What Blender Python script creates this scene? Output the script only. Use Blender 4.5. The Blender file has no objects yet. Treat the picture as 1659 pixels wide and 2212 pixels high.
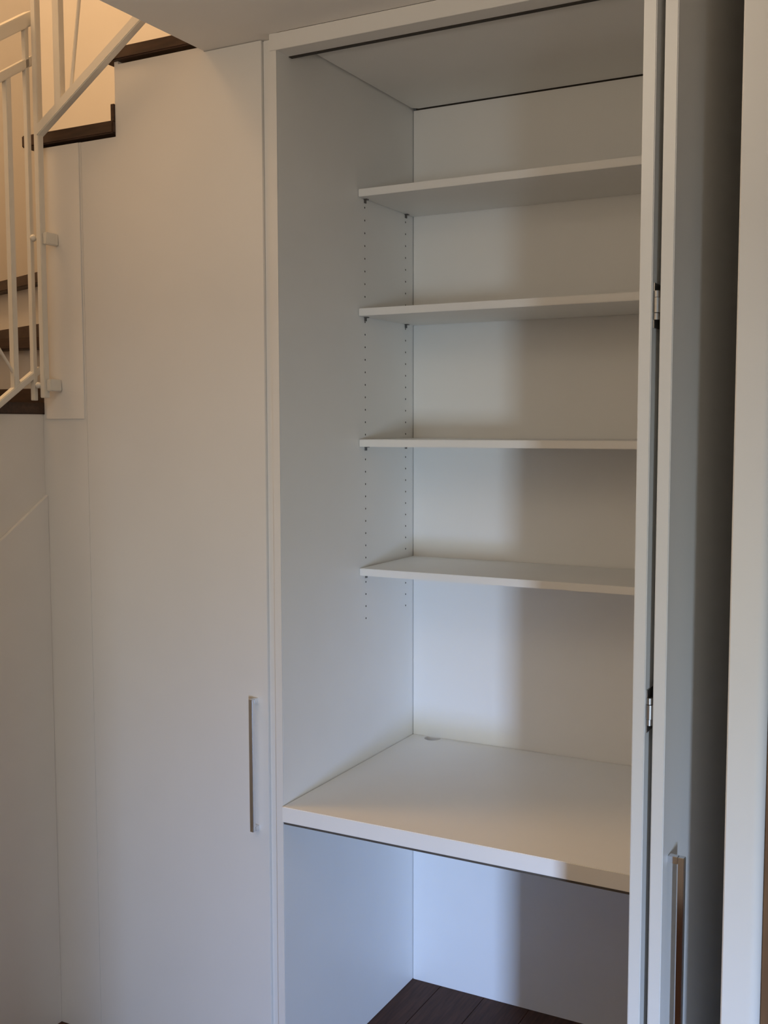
import bpy, bmesh, math, random
from mathutils import Vector, Matrix
random.seed(4)
S = bpy.context.scene
COL = S.collection

# ------------------------------------------------------------------ camera
F_PX, YAW, PIT, ROL = 2354.3, 0.4925, -0.0798, -0.0018
CAM = Vector((1.3784, -2.0695, 1.6141))
fw = Vector((-math.sin(YAW) * math.cos(PIT), math.cos(YAW) * math.cos(PIT), math.sin(PIT)))
rt = Vector((math.cos(YAW), math.sin(YAW), 0))
up = rt.cross(fw)
r2 = rt * math.cos(ROL) + up * math.sin(ROL)
u2 = -rt * math.sin(ROL) + up * math.cos(ROL)
cd = bpy.data.cameras.new('camera')
cd.sensor_fit = 'VERTICAL'
cd.sensor_height = 24.0
cd.lens = 24.0 * F_PX / 2212.0
cd.clip_start = 0.02
cam = bpy.data.objects.new('camera', cd)
cam.matrix_world = Matrix((
    (r2.x, u2.x, -fw.x, CAM.x), (r2.y, u2.y, -fw.y, CAM.y), (r2.z, u2.z, -fw.z, CAM.z), (0, 0, 0, 1)))
COL.objects.link(cam)
S.camera = cam

# ------------------------------------------------------------------ world, lights, exposure
w = bpy.data.worlds.new('world')
S.world = w
w.use_nodes = True
w.cycles.sampling_method = 'NONE'
w.node_tree.nodes['Background'].inputs[0].default_value = (0.45, 0.6, 0.9, 1)
w.node_tree.nodes['Background'].inputs[1].default_value = 0.3
S.view_settings.view_transform = 'Standard'
S.view_settings.look = 'None'
S.view_settings.gamma = 1.0
S.view_settings.use_curve_mapping = False
S.view_settings.exposure = 0.0
S.cycles.adaptive_threshold = 0.03


def aim(o, target):
    d = Vector(target) - o.location
    o.rotation_euler = d.to_track_quat('-Z', 'Y').to_euler()


# daylight through the glazed door at the far end of the room: main area, with an extra blue fill added to cool low surfaces
for nm, zl, hz, en, colr, spr, tz in (('daylight_at_glazed_door', 0.62, 1.0, 8.9, (0.72, 0.87, 0.98), 43, 0.28),
                                      ('added_low_blue_fill', 0.30, 0.5, 3.0, (0.06, 0.26, 1.0), 28, 0.05)):
    ld = bpy.data.lights.new(nm, 'AREA')
    ld.shape = 'RECTANGLE'
    ld.size, ld.size_y = 0.26, hz
    ld.energy = en
    ld.color = colr
    ld.spread = math.radians(spr)
    lo = bpy.data.objects.new(nm, ld)
    lo.location = (3.27, -4.62, zl)
    aim(lo, (0.66, 0.0, tz))
    COL.objects.link(lo)

# warm lamp hanging high over the stairs
l2 = bpy.data.lights.new('stair_lamp', 'POINT')
l2.energy = 63
l2.color = (1.0, 0.60, 0.29)
l2.shadow_soft_size = 0.30
o2 = bpy.data.objects.new('stair_lamp', l2)
o2.location = (-1.25, -0.5, 4.0)
COL.objects.link(o2)

# added warm-white fill point high in the hall, without a fixture
l3 = bpy.data.lights.new('room_fill', 'POINT')
l3.energy = 3.2
l3.color = (1.0, 0.82, 0.56)
l3.shadow_soft_size = 0.2
o3 = bpy.data.objects.new('room_fill', l3)
o3.location = (0.6, -1.5, 2.2)
COL.objects.link(o3)

# unseen area light added facing up, to brighten the hall by ceiling bounce
l4 = bpy.data.lights.new('ceiling_bounce_fill', 'AREA')
l4.shape = 'DISK'
l4.size = 0.4
l4.energy = 13
l4.color = (1.0, 0.86, 0.70)
o4 = bpy.data.objects.new('ceiling_bounce_fill', l4)
o4.location = (0.3, -1.6, 1.9)
o4.rotation_euler = (math.pi, 0, 0)
COL.objects.link(o4)


# ------------------------------------------------------------------ materials
def mat(name, col, rough=0.5, metal=0.0, var=0.03, scale=6.0, bump=0.0, bscale=200.0, stretch=None, spec=0.5, col2=None):
    m = bpy.data.materials.new(name)
    m.use_nodes = True
    nt = m.node_tree
    b = nt.nodes['Principled BSDF']
    b.inputs['Roughness'].default_value = rough
    b.inputs['Metallic'].default_value = metal
    b.inputs['Specular IOR Level'].default_value = spec
    tc = nt.nodes.new('ShaderNodeTexCoord')
    mp = nt.nodes.new('ShaderNodeMapping')
    if stretch:
        mp.inputs['Scale'].default_value = stretch
    nz = nt.nodes.new('ShaderNodeTexNoise')
    nz.inputs['Scale'].default_value = scale
    nz.inputs['Detail'].default_value = 2
    rp = nt.nodes.new('ShaderNodeValToRGB')
    c2 = col2 or [c * (1 - var * 2) for c in col]
    rp.color_ramp.elements[0].position = 0.3
    rp.color_ramp.elements[1].position = 0.7
    rp.color_ramp.elements[0].color = (*c2, 1)
    rp.color_ramp.elements[1].color = (*col, 1)
    nt.links.new(tc.outputs['Object'], mp.inputs['Vector'])
    nt.links.new(mp.outputs['Vector'], nz.inputs['Vector'])
    nt.links.new(nz.outputs['Fac'], rp.inputs['Fac'])
    nt.links.new(rp.outputs['Color'], b.inputs['Base Color'])
    if bump > 0:
        n2 = nt.nodes.new('ShaderNodeTexNoise')
        n2.inputs['Scale'].default_value = bscale
        n2.inputs['Detail'].default_value = 3
        bp = nt.nodes.new('ShaderNodeBump')
        bp.inputs['Strength'].default_value = bump
        bp.inputs['Distance'].default_value = 0.001
        nt.links.new(tc.outputs['Object'], n2.inputs['Vector'])
        nt.links.new(n2.outputs['Fac'], bp.inputs['Height'])
        nt.links.new(bp.outputs['Normal'], b.inputs['Normal'])
    return m


LAM = mat('white_laminate', (0.89, 0.885, 0.86), rough=0.42, var=0.01)
DOORM = mat('white_lacquer', (0.77, 0.76, 0.735), rough=0.38, var=0.01)
PAINT = mat('white_wall_paint', (0.84, 0.815, 0.775), rough=0.75, var=0.015)
CEIL = mat('ceiling_paint', (0.84, 0.82, 0.79), rough=0.85, var=0.015)
WOODF = mat('dark_brown_floor_wood', (0.098, 0.044, 0.028), rough=0.6, scale=9, stretch=(14, 1.2, 14), col2=(0.055, 0.025, 0.016), bump=0.2, bscale=60, spec=0.25)
WOODS = mat('dark_brown_stair_wood', (0.075, 0.040, 0.024), rough=0.45, scale=8, stretch=(2, 12, 12), col2=(0.045, 0.023, 0.014), bump=0.2, bscale=60)
WOODJ = mat('brown_timber', (0.20, 0.105, 0.045), rough=0.5, scale=7, stretch=(14, 14, 1), col2=(0.14, 0.07, 0.03))
RAIL = mat('white_railing_paint', (0.80, 0.77, 0.70), rough=0.35, var=0.01)
CHROME = mat('polished_chrome', (0.72, 0.72, 0.72), rough=0.10, metal=1.0, var=0.01)
STEEL = mat('brushed_nickel', (0.46, 0.44, 0.42), rough=0.42, metal=1.0, var=0.03, scale=40)
DARK = mat('dark_rubber_and_aluminium', (0.028, 0.022, 0.016), rough=0.6, var=0.1)
BACKING = mat('raw_board_and_bore_shade', (0.10, 0.085, 0.07), rough=0.8, var=0.1, scale=60)
PIN = mat('grey_zinc_pin', (0.16, 0.155, 0.15), rough=0.4, metal=0.6, var=0.05)
GLASS = bpy.data.materials.new('window_glass')
GLASS.use_nodes = True
_g = GLASS.node_tree.nodes['Principled BSDF']
_g.inputs['Transmission Weight'].default_value = 1.0
_g.inputs['Roughness'].default_value = 0.02
_g.inputs['IOR'].default_value = 1.45

# ------------------------------------------------------------------ helpers
ORI = {}


def origin(p):
    return ORI.get(p.name, Vector((0, 0, 0))) if p is not None else Vector((0, 0, 0))


def thing(name, label, cat, loc=(0, 0, 0), group=None, kind=None):
    o = bpy.data.objects.new(name, None)
    o.empty_display_size = 0.05
    o.location = loc
    COL.objects.link(o)
    ORI[o.name] = Vector(loc)
    if label:
        o['label'] = label
    if cat:
        o['category'] = cat
    if group:
        o['group'] = group
    if kind:
        o['kind'] = kind
    return o


def tag(o, label=None, cat=None, group=None, kind=None):
    if label:
        o['label'] = label
    if cat:
        o['category'] = cat
    if group:
        o['group'] = group
    if kind:
        o['kind'] = kind
    return o


def bm_box(bm, x0, x1, y0, y1, z0, z1):
    vs = [bm.verts.new((x, y, z)) for x in (x0, x1) for y in (y0, y1) for z in (z0, z1)]
    for q in ((0, 1, 3, 2), (4, 6, 7, 5), (0, 4, 5, 1), (2, 3, 7, 6), (0, 2, 6, 4), (1, 5, 7, 3)):
        bm.faces.new([vs[i] for i in q])


def bm_prism(bm, pts, a0, a1, axis='Z'):
    """extrude a 2D polygon along axis; pts are the other two coordinates in order"""
    def mk(p, a):
        if axis == 'Z':
            return (p[0], p[1], a)
        if axis == 'Y':
            return (p[0], a, p[1])
        return (a, p[0], p[1])
    lo_ = [bm.verts.new(mk(p, a0)) for p in pts]
    hi_ = [bm.verts.new(mk(p, a1)) for p in pts]
    n = len(pts)
    bm.faces.new(lo_)
    bm.faces.new(hi_[::-1])
    for i in range(n):
        j = (i + 1) % n
        bm.faces.new((lo_[i], hi_[i], hi_[j], lo_[j]))


def bm_bar(bm, a, b, wid, hei, side=None):
    """square bar from a to b; wid across 'side', hei perpendicular to it"""
    a, b = Vector(a), Vector(b)
    d = (b - a).normalized()
    s = Vector(side).normalized() if side else d.cross(Vector((0, 0, 1))).normalized()
    t = s.cross(d).normalized()
    vs = []
    for p in (a, b):
        for i, j in ((-1, -1), (1, -1), (1, 1), (-1, 1)):
            vs.append(bm.verts.new(p + s * (i * wid / 2) + t * (j * hei / 2)))
    bm.faces.new(vs[0:4])
    bm.faces.new(vs[7:3:-1])
    for i in range(4):
        j = (i + 1) % 4
        bm.faces.new((vs[i], vs[i + 4], vs[j + 4], vs[j]))


def bm_cyl(bm, a, b, r, n=16):
    a, b = Vector(a), Vector(b)
    d = (b - a).normalized()
    s = d.orthogonal().normalized()
    t = d.cross(s)
    A = [bm.verts.new(a + (s * math.cos(2 * math.pi * i / n) + t * math.sin(2 * math.pi * i / n)) * r) for i in range(n)]
    B = [bm.verts.new(b + (s * math.cos(2 * math.pi * i / n) + t * math.sin(2 * math.pi * i / n)) * r) for i in range(n)]
    bm.faces.new(A[::-1])
    bm.faces.new(B)
    for i in range(n):
        j = (i + 1) % n
        bm.faces.new((A[i], A[j], B[j], B[i]))


def done(name, bm, m, parent=None, bevel=0.0, smooth=False, base=None):
    bmesh.ops.recalc_face_normals(bm, faces=bm.faces)
    if bevel > 0:
        bmesh.ops.bevel(bm, geom=[e for e in bm.edges], offset=bevel, segments=2, affect='EDGES', clamp_overlap=True)
    if base is None:
        xs = [v.co.x for v in bm.verts]
        ys = [v.co.y for v in bm.verts]
        zs = [v.co.z for v in bm.verts]
        base = Vector(((min(xs) + max(xs)) / 2, (min(ys) + max(ys)) / 2, min(zs)))
    base = Vector(base)
    bmesh.ops.translate(bm, verts=bm.verts, vec=-base)
    me = bpy.data.meshes.new(name)
    bm.to_mesh(me)
    bm.free()
    me.materials.append(m)
    if smooth:
        for p in me.polygons:
            p.use_smooth = True
        try:
            me.set_sharp_from_angle(angle=math.radians(35))
        except Exception:
            pass
    o = bpy.data.objects.new(name, me)
    COL.objects.link(o)
    ORI[o.name] = base
    if parent is not None:
        o.parent = parent
        o.location = base - origin(parent)
    else:
        o.location = base
    return o


def box(name, x0, x1, y0, y1, z0, z1, m, parent=None, bevel=0.0):
    bm = bmesh.new()
    bm_box(bm, x0, x1, y0, y1, z0, z1)
    return done(name, bm, m, parent, bevel)


def prism(name, pts, a0, a1, axis, m, parent=None, bevel=0.0):
    bm = bmesh.new()
    bm_prism(bm, pts, a0, a1, axis)
    return done(name, bm, m, parent, bevel)


def bar(name, a, b, wid, hei, m, parent=None, side=None, bevel=0.0):
    bm = bmesh.new()
    bm_bar(bm, a, b, wid, hei, side)
    return done(name, bm, m, parent, bevel)


def cyl(name, a, b, r, m, parent=None, n=16, bevel=0.0):
    bm = bmesh.new()
    bm_cyl(bm, a, b, r, n)
    return done(name, bm, m, parent, bevel, smooth=True)


def struct(o):
    o['kind'] = 'structure'
    return o


def cut(o, bm):
    """subtract the closed shapes in bm (world coordinates) from o and bake the result"""
    bmesh.ops.recalc_face_normals(bm, faces=bm.faces)
    me = bpy.data.meshes.new('cutter')
    bm.to_mesh(me)
    bm.free()
    c = bpy.data.objects.new('cutter', me)
    COL.objects.link(c)
    md = o.modifiers.new('holes', 'BOOLEAN')
    md.object = c
    md.operation = 'DIFFERENCE'
    md.solver = 'EXACT'
    bpy.context.view_layer.update()
    dg = bpy.context.evaluated_depsgraph_get()
    nm = bpy.data.meshes.new_from_object(o.evaluated_get(dg))
    o.modifiers.clear()
    old = o.data
    o.data = nm
    bpy.data.meshes.remove(old)
    bpy.data.objects.remove(c)
    bpy.data.meshes.remove(me)


# ------------------------------------------------------------------ the setting
YL = 0.020          # plane of the stair-side wall and of the closed door
XL = -0.748         # face of the wall below the lower flight
ZC = 2.475          # ceiling
XE = -0.212         # edge of the ceiling at the stairwell
XR, YF = 4.20, -4.70
XS, YS, ZT = -1.75, 1.00, 4.90

floor = struct(box('floor', XS - 0.1, XR + 0.1, YF - 0.1, YS + 0.1, -0.12, -0.012, BACKING))
plank_mesh = {}
pw = 0.135
x = 0.0905 - pw * 14
while x < XR:
    y = YF + random.choice((-0.2, -0.6, -1.0, -0.4))
    while y < YS:
        y0, y1 = max(y, YF), min(y + 1.4, YS)
        if y1 - y0 > 0.02:
            key = (round(y1 - y0, 3))
            px = x + pw / 2
            if key not in plank_mesh:
                o = box('plank', x + 0.0006, x + pw - 0.0006, y0 + 0.0006, y1 - 0.0006, -0.012, 0.0, WOODF, floor, 0.0006)
                plank_mesh[key] = o.data
            else:
                o = bpy.data.objects.new('plank', plank_mesh[key])
                COL.objects.link(o)
                o.parent = floor
                o.location = Vector((px, (y0 + y1) / 2, -0.012)) - origin(floor)
        y += 1.4
    x += pw

# ceiling slab: ends at the stairwell, where the upper flight climbs past it
struct(prism('ceiling', [(XE, YF), (XR, YF), (XR, -0.0005), (-0.0188, -0.0005), (-0.0188, 0.046), (XE, 0.046)], ZC, ZC + 0.26, 'Z', CEIL))
struct(box('ceiling_upper', XS, XR, YF, YS, ZT, ZT + 0.1, CEIL))
struct(box('wall_stairwell_left', XS - 0.1, XS, YF, YS, 0, ZT, PAINT))
struct(box('wall_stairwell_back', XS, 1.6, YS, YS + 0.1, 0, ZT, PAINT))
struct(box('wall_right', XR, XR + 0.1, YF, YS, 0, ZT, PAINT))
struct(box('wall_back_right', 1.6, XR, 0.69, 0.79, 0, ZT, PAINT))
# wall behind the photographer with the opening of the glazed door
wf = struct(prism('wall_front', [(XS, 0), (3.02, 0), (3.02, 1.35), (3.52, 1.35), (3.52, 0), (XR, 0), (XR, ZT), (XS, ZT)], YF - 0.1, YF, 'Y', PAINT))

# hall wall behind the photographer, with the doorway that lets the daylight in
DJ0, DJ1, YH = 1.42, 2.48, -2.45
struct(prism('wall_hall', [(XL + 0.002, 0), (DJ0, 0), (DJ0, 2.06), (DJ1, 2.06), (DJ1, 0), (XR - 0.001, 0), (XR - 0.001, ZC - 0.001), (XL + 0.002, ZC - 0.001)], YH - 0.1, YH, 'Y', PAINT))

# wall below the lower flight, stepped under the treads
RISE, GO = 0.170, 0.27
T1 = 1.673
steps = []
pts = [(YL, 0.0), (YL, T1 - 0.03)]
yy, zz = YL - GO + 0.0, T1 - 0.03
for i in range(9):
    pts += [(yy, zz), (yy, zz - RISE)]
    yy -= GO
    zz -= RISE
pts += [(yy, zz), (yy, 0.0)]
wl = struct(prism('wall_left', pts, XL - 0.09, XL, 'X', PAINT))
# raised plaster band along the slope of the stairs on that wall
zs = 1.4335
sl = RISE / GO + 0.02
lowy = YL - 2.05
prism('plaster_band', [(YL, 0.0), (YL, zs + 0.0), (lowy, zs + (lowy - YL) * sl), (lowy, 0.0)], XL, XL + 0.010, 'X', PAINT, wl, 0.0012)

# stair-side wall in the plane of the cupboards
wb = struct(prism('wall_back', [(XL + 0.0003, 0), (-0.5972, 0), (-0.5972, 2.316), (XL + 0.0045, 2.316), (XL + 0.0045, 1.6425), (XL + 0.0003, 1.6425)], YL, YL + 0.03, 'Y', DOORM))
box('raised_cladding', XL + 0.014, -0.603, YL - 0.0026, YL, 1.630, 2.316, PAINT, wb, 0.0012)
# end of the partition beside the folded doors
wp_ = bmesh.new()
arc = [(1.146 - 0.016 + 0.016 * math.sin(a), -0.520 + 0.016 - 0.016 * math.cos(a)) for a in [i * math.pi / 16 for i in range(9)]]
bm_prism(wp_, [(1.0925, -0.518), (1.0945, -0.520)] + arc + [(1.146, 0.69), (1.0925, 0.69)], 0, ZC, 'Z')
struct(done('wall_partition', wp_, PAINT, smooth=True))
struct(box('trim_1', 1.1465, 1.172, -0.512, 0.69, 0, ZC, WOODJ))

# ------------------------------------------------------------------ staircase
st = thing('staircase', 'winding staircase with dark brown wooden treads and white risers above the wall', 'stairs', (XL, YL, 0))
N = (XL + 0.004, 0.030)
nz = lambda t: (T1 + RISE * (t - 1) - 0.03, T1 + RISE * (t - 1))


def tread(t, poly):
    z0, z1 = nz(t)
    return prism('tread', poly, z0, z1, 'Z', WOODS, st, 0.003)


def rect(x0, x1, y0, y1):
    return [(x0, y0), (x1, y0), (x1, y1), (x0, y1)]


yb = YL + 0.012
for i in range(0, 9):
    t = 1 - i
    tread(t, rect(XS + 0.005, XL + 0.004, yb - GO * (i + 1) - 0.03, yb - GO * i))
    z0, z1 = nz(t)
    box('riser', XS + 0.005, XL - 0.092, yb - GO * (i + 1), yb - GO * (i + 1) + 0.012, z1 - RISE + 0.0005, z0 - 0.0005, PAINT, st)
d3 = Vector((-0.94, 0.35)).normalized()
d4 = Vector((-0.50, 0.87)).normalized()
e3 = (XS + 0.005, N[1] + d3.y * ((XS + 0.005 - N[0]) / d3.x))
e4 = (N[0] + d4.x * ((YS - 0.005 - N[1]) / d4.y), YS - 0.005)
tread(2, [(N[0], N[1] - 0.012), (N[0], N[1] + 0.03), (e3[0], e3[1] + 0.03), (XS + 0.005, -0.005)])
tread(3, [(N[0], N[1] - 0.004), (N[0] + 0.0, N[1] + 0.04), (e4[0] + 0.03, e4[1]), (XS + 0.005, e4[1]), e3])
tread(4, [(N[0], N[1]), (N[0] + 0.003, YS - 0.005), e4])
X5, X6 = -0.790, -0.514
tread(5, rect(X5, -0.484, 0.010, YS - 0.005))
tread(6, rect(X6, -0.190, 0.010, YS - 0.005))


def line_riser(t, p0, p1, off, name='riser', z=None, m=PAINT, th=0.012):
    """thin upright board under the nosing of tread t, set back by off"""
    a, b = Vector(p0), Vector(p1)
    d = (b - a).normalized()
    n = Vector((d.y, -d.x))
    if n.y < 0 and abs(n.y) > abs(n.x):
        n = -n
    if abs(n.x) >= abs(n.y) and n.x < 0:
        n = -n
    q = [a + n * off, b + n * off, b + n * (off + th), a + n * (off + th)]
    z0, z1 = z if z else (nz(t)[1] - RISE + 0.0005, nz(t)[0] - 0.0005)
    return prism(name, [(v.x, v.y) for v in q], z0, z1, 'Z', m, st)


line_riser(2, (N[0] - 0.004, N[1]), (XS + 0.006, 0.007), 0.024)
line_riser(3, (N[0] - 0.02, N[1] + 0.008), (e3[0] + 0.02, e3[1] - 0.008), 0.024)
line_riser(4, (N[0] - 0.02, N[1] + 0.03), (e4[0] + 0.006, e4[1] - 0.03), 0.024)
box('riser', -0.762, -0.750, 0.05, YS - 0.006, nz(4)[1] + 0.0005, nz(5)[0] - 0.0005, PAINT, st)
box('riser', -0.484, -0.472, YL + 0.001, YS - 0.006, nz(5)[1] + 0.0005, nz(6)[0] - 0.0005, PAINT, st)
# low wooden upstands at the foot of the risers
for t, p0, p1 in ((2, (N[0] - 0.012, N[1]), (XS + 0.006, 0.007)), (3, (N[0] - 0.03, N[1] + 0.010), (e3[0] + 0.02, e3[1] - 0.008))):
    zb = nz(t)[1] - RISE
    line_riser(t, p0, p1, 0.010, 'skirting', (zb + 0.0005, zb + 0.038), WOODS, 0.0135)
box('skirting', -0.494, -0.4845, YL - 0.004, YS - 0.006, nz(5)[1] + 0.0005, nz(5)[1] + 0.040, WOODS, st)

# ------------------------------------------------------------------ railing of the stairs
rl = thing('stair_railing', 'white painted metal stair railing with slanted rails fixed to the stair wall', 'railing', (-0.70, -0.02, 1.67))
box('post', -0.706, -0.690, -0.030, -0.012, 1.684, 3.30, RAIL, rl, 0.0015)
RX = -0.730
SLP = 0.664


def rail(y1, z1, wid, hei, name):
    y0 = -2.45
    return bar(name, (RX, y0, z1 + (y0 - y1) * SLP), (RX, y1, z1), wid, hei, RAIL, rl, side=(1, 0, 0), bevel=0.002)


rail(-0.004, 2.632, 0.034, 0.030, 'top_rail')
rail(-0.003, 2.529, 0.022, 0.020, 'middle_rail')
br = rail(-0.008, 1.758, 0.0185, 0.0165, 'bottom_rail')
ztop = lambda y: 2.632 + (y + 0.004) * SLP
zmid = lambda y: 2.529 + (y + 0.003) * SLP
zbot = lambda y: 1.758 + (y + 0.008) * SLP
box('baluster', -0.733, -0.719, -0.036, -0.024, zbot(-0.03) - 0.066, ztop(-0.03), RAIL, rl, 0.0012)
yb_ = -0.098
for k in range(24):
    box('baluster', -0.738, -0.722, yb_, yb_ + 0.016, zbot(yb_), zmid(yb_), RAIL, rl, 0.0012)
    yb_ -= 0.10
for k in range(3):
    ya = -0.072 - 0.8 * k
    cyl('brace', (RX, ya, zbot(ya)), (RX, ya - 0.32, zbot(ya) + 0.42), 0.004, RAIL, rl, 10)
# fixings to the wall
for zb_ in (2.067, 1.701):
    bk = box('bracket', -0.690, -0.676, -0.024, YL - 0.004, zb_, zb_ + 0.030, RAIL, rl, 0.002)
bm = bmesh.new()
bmesh.ops.create_uvsphere(bm, u_segments=14, v_segments=8, radius=0.009)
bmesh.ops.translate(bm, verts=bm.verts, vec=(-0.716, -0.030, 2.084))
done('bolt_head', bm, RAIL, rl, smooth=True)
cyl('bolt', (-0.716, -0.028, 2.084), (-0.700, -0.020, 2.084), 0.005, RAIL, rl, 10)
bm = bmesh.new()
bmesh.ops.create_uvsphere(bm, u_segments=14, v_segments=8, radius=0.008)
bmesh.ops.translate(bm, verts=bm.verts, vec=(-0.712, -0.030, 1.716))
done('bolt_head', bm, RAIL, rl, smooth=True)
# upper flight
sl2 = (2.5594 - 2.3554) / (-0.3835 + 0.695)
zup = lambda x_: 2.345 + (x_ + 0.695) * sl2
bar('bottom_rail', (-0.700, -0.021, zup(-0.700)), (-0.225, -0.021, zup(-0.225)), 0.022, 0.024, RAIL, rl, side=(0, 1, 0), bevel=0.002)
box('baluster', -0.634, -0.612, -0.030, -0.012, zup(-0.62), 3.30, RAIL, rl, 0.0012)
cyl('brace', (-0.588, -0.021, zup(-0.588)), (-0.505, -0.021, 2.94), 0.0045, RAIL, rl, 10)

# ------------------------------------------------------------------ wardrobe carcass
D = 0.672
H = 2.4746
HD = 0.73
W1 = 1.010
wd = thing('wardrobe', 'tall white built-in wardrobe recess with fixed back and side panels', 'wardrobe', (0.5, 0.35, 0))
box('edge_band', -0.0185, 0.0, 0.0, 0.0019, 0.0005, 2.4375, DOORM, wd)
sp = box('side_panel', -0.0185, 0.0, 0.002, D + 0.02, 0.0005, H + 0.08, LAM, wd, 0.0008)
bm = bmesh.new()
zz = 2.1649
rows = []
while zz > 1.10:
    for y in (0.3984, 0.6265):
        bm_cyl(bm, (-0.009, y, zz), (0.004, y, zz), 0.0026, 8)
    zz -= 0.032
cut(sp, bm)
sp.data.materials.append(BACKING)
for p in sp.data.polygons:
    cx = p.center.x + ORI[sp.name].x
    if -0.0176 < cx < -0.0004 and p.area < 2e-4 and abs(p.center.y + ORI[sp.name].y - 0.35) < 0.33:
        p.material_index = 1  # dark board colour in the bores also paints the shade inside the holes
box('side_panel', W1, W1 + 0.018, 0.0, D + 0.02, 0.0005, H + 0.08, LAM, wd, 0.0008)
box('back_panel', 0.002, W1 - 0.002, D, D + 0.012, 0.0005, H - 0.003, LAM, wd)
prism('top_panel', [(0.005, 0.064), (W1 - 0.005, 0.064), (W1 - 0.005, D - 0.005), (0.020, D - 0.005), (0.005, D - 0.018)], H, H + 0.018, 'Z', LAM, wd)
box('top_void_cover', -0.018, W1 + 0.018, 0.05, D + 0.03, H + 0.082, H + 0.1, BACKING, wd)  # added dark lid that keeps the gap around the top panel dark
box('rear_void_cover', -0.018, W1 + 0.018, D + 0.022, D + 0.03, 0.0005, H + 0.08, BACKING, wd)  # added rear closure that keeps light out of the back joint
box('header', -0.0185, W1 + 0.018, -0.0005, 0.050, 2.438, ZC - 0.0005, DOORM, wd, 0.0008)
box('door_track', 0.001, W1 - 0.001, 0.0505, 0.062, 2.4365, 2.470, DARK, wd)
box('edge_strip', -0.0530, -0.0190, 0.027, 0.040, 0.0005, 2.474, DOORM, wd, 0.0015)
box('filler_panel', W1 + 0.0185, 1.092, 0.0, 0.018, 0.0005, 2.474, LAM, wd)

# shelves on pins
SH = [(2.2048, 'topmost of the four white shelves, just under the wardrobe ceiling'),
      (1.9083, 'second white shelf from the top of the wardrobe'),
      (1.5769, 'third white shelf down, seen edge-on at eye level'),
      (1.2447, 'lowest of the four white shelves, showing its upper face above the desk')]
for k, (z, lab) in enumerate(SH):
    s = box('shelf', 0.0015, W1 - 0.0015, 0.363, D - 0.0015, z - 0.0188, z, LAM, None, 0.0012)
    tag(s, lab, 'shelf', 'shelves of the wardrobe')
    for y in (0.3984, 0.6265):
        for x0, x1 in ((0.0, 0.009), (W1 - 0.009, W1)):
            bm = bmesh.new()
            zt = z - 0.0190
            bm_box(bm, x0, x1, y - 0.006, y + 0.006, zt - 0.002, zt)
            xw = x0 if x0 == 0.0 else x1 - 0.003
            bm_box(bm, xw, xw + 0.003, y - 0.004, y + 0.004, zt - 0.010, zt - 0.002)
            done('shelf_pin', bm, PIN, wd)

# desk top
dk = thing('desk_top', 'thick white desk board built into the wardrobe, with a cable hole', 'desk', (0.5, 0.35, 0.69))
db = box('board', 0.0008, W1 - 0.0008, -0.006, D - 0.001, 0.6935, HD, LAM, dk, 0.0012)
bm = bmesh.new()
bm_cyl(bm, (0.069, 0.659, 0.60), (0.069, 0.659, 0.80), 0.0235, 32)
cut(db, bm)
box('underside_strip', 0.0045, W1 - 0.0045, -0.0045, 0.012, 0.6885, 0.6933, BACKING, dk)  # thin dark backing strip, set back under the board's front edge

# ------------------------------------------------------------------ doors
ZD0, ZD1 = 0.006, 2.4335


def handle(parent, c, out, along, z0=0.653, z1=0.972):
    """upright bar handle: c = (x, y) where it meets the door, out = outward normal, along = across the door"""
    c, out, along = Vector(c), Vector(out), Vector(along)
    hw, proud, th = 0.0052, 0.0245, 0.0095

    def pr2(bm, o0, o1, za, zb2):
        p = [c + out * o0 - along * hw, c + out * o1 - along * hw, c + out * o1 + along * hw, c + out * o0 + along * hw]
        bm_prism(bm, [(v.x, v.y) for v in p], za, zb2, 'Z')
    h = bmesh.new()
    pr2(h, proud - th, proud, z0, z1)
    ho = done('handle', h, CHROME, parent, 0.0008)
    ho['label'] = 'chrome bar handle'
    for za in (z0, z1 - 0.011):
        s_ = bmesh.new()
        pr2(s_, 0.0002, proud - th - 0.0002, za, za + 0.011)
        done('standoff', s_, CHROME, ho, 0.0006)
    return ho


cdoor = thing('cupboard_door', 'closed white cupboard door below the stairs with a chrome bar handle', 'door', (-0.32, YL + 0.01, 0))
prism('panel', [(-0.5968, ZD0), (-0.0535, ZD0), (-0.0535, 2.4735), (XE - 0.001, 2.4735), (XE - 0.001, 2.4855), (-0.4835, 2.4855), (-0.4835, 2.3155), (-0.5968, 2.3155)],
      YL, YL + 0.019, 'Y', DOORM, cdoor, 0.0005)
handle(cdoor, (-0.0865, YL), (0, -1), (1, 0))

XA0, XA1, XB0, XB1 = 0.9525, 0.9715, 0.9828, 1.0018
YD0, YD1 = -0.500, -0.004
fd = thing('folding_door', 'white two-leaf folding door standing open and folded flat, edge towards the viewer', 'door', (0.977, -0.25, 0.0))
TH = math.radians(3.0)
ct, sn = math.cos(TH), math.sin(TH)


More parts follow.
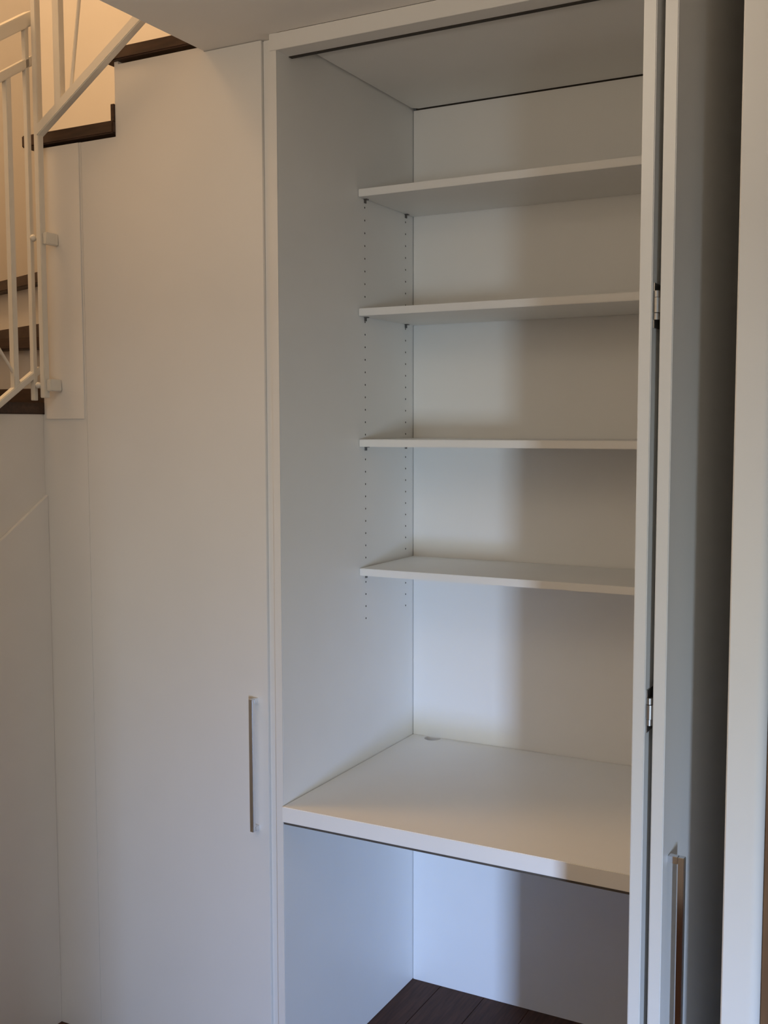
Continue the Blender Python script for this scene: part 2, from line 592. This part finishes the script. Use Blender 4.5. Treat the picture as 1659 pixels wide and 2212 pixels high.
def leaf(x0, x1):
    """leaf turned slightly about its near edge, thickness x0..x1"""
    L = (YD1 - YD0) / ct - 0.004
    n = [(x0, YD0), (x1, YD0), (x1 + L * sn, YD0 + L * ct), (x0 + L * sn, YD0 + L * ct)]
    n[2] = (x0 + L * sn + (x1 - x0) * ct, YD0 + L * ct - (x1 - x0) * sn)
    n[1] = (x0 + (x1 - x0) * ct, YD0 - (x1 - x0) * sn)
    return prism('leaf', n, ZD0, ZD1, 'Z', DOORM, fd, 0.0012)


leaf(XA0, XA1)
leaf(XB0, XB1)
bx, by = XB0 + (XB1 - XB0) * ct, YD0 - (XB1 - XB0) * sn
handle(fd, (bx + 0.031 * sn, by + 0.031 * ct), (ct, -sn), (sn, ct))
xm = (XA1 + XB0) / 2
for k, zc in enumerate((2.376, 1.784, 1.192, 0.600)):
    hg = bmesh.new()
    bm_cyl(hg, (xm, YD0 + 0.005, zc - 0.0105), (xm, YD0 + 0.005, zc + 0.0105), 0.0053, 16)
    ho = done('hinge', hg, STEEL, fd, smooth=True)
    ho['label'] = 'small brushed steel hinge'
    for s in (-1, 1):
        kn = bmesh.new()
        bm_cyl(kn, (xm - 0.0008, YD0 + 0.006, zc + s * 0.0113), (xm - 0.0008, YD0 + 0.006, zc + s * 0.0205), 0.0046, 16)
        done('knuckle', kn, STEEL, ho, smooth=True)
    box('hinge_plate', XA1 + 0.0002, XA1 + 0.0022, YD0 + 0.004, YD0 + 0.045, zc - 0.032, zc + 0.032, STEEL, ho)
    box('hinge_plate', XB0 - 0.0022, XB0 - 0.0002, YD0 + 0.011, YD0 + 0.045, zc - 0.032, zc + 0.032, STEEL, ho)

# glazed door in the wall behind the photographer
gd = thing('door_1', None, None, (3.27, YF - 0.06, 0), kind='structure')
for a, b_, c_, d_ in ((3.025, 3.06, 0.005, 1.345), (3.48, 3.515, 0.005, 1.345), (3.06, 3.48, 0.005, 0.09), (3.06, 3.48, 1.30, 1.345)):
    box('door_frame', a, b_, YF - 0.09, YF - 0.03, c_, d_, RAIL, gd)
box('pane', 3.061, 3.479, YF - 0.062, YF - 0.056, 0.091, 1.299, GLASS, gd)

bpy.context.view_layer.update()
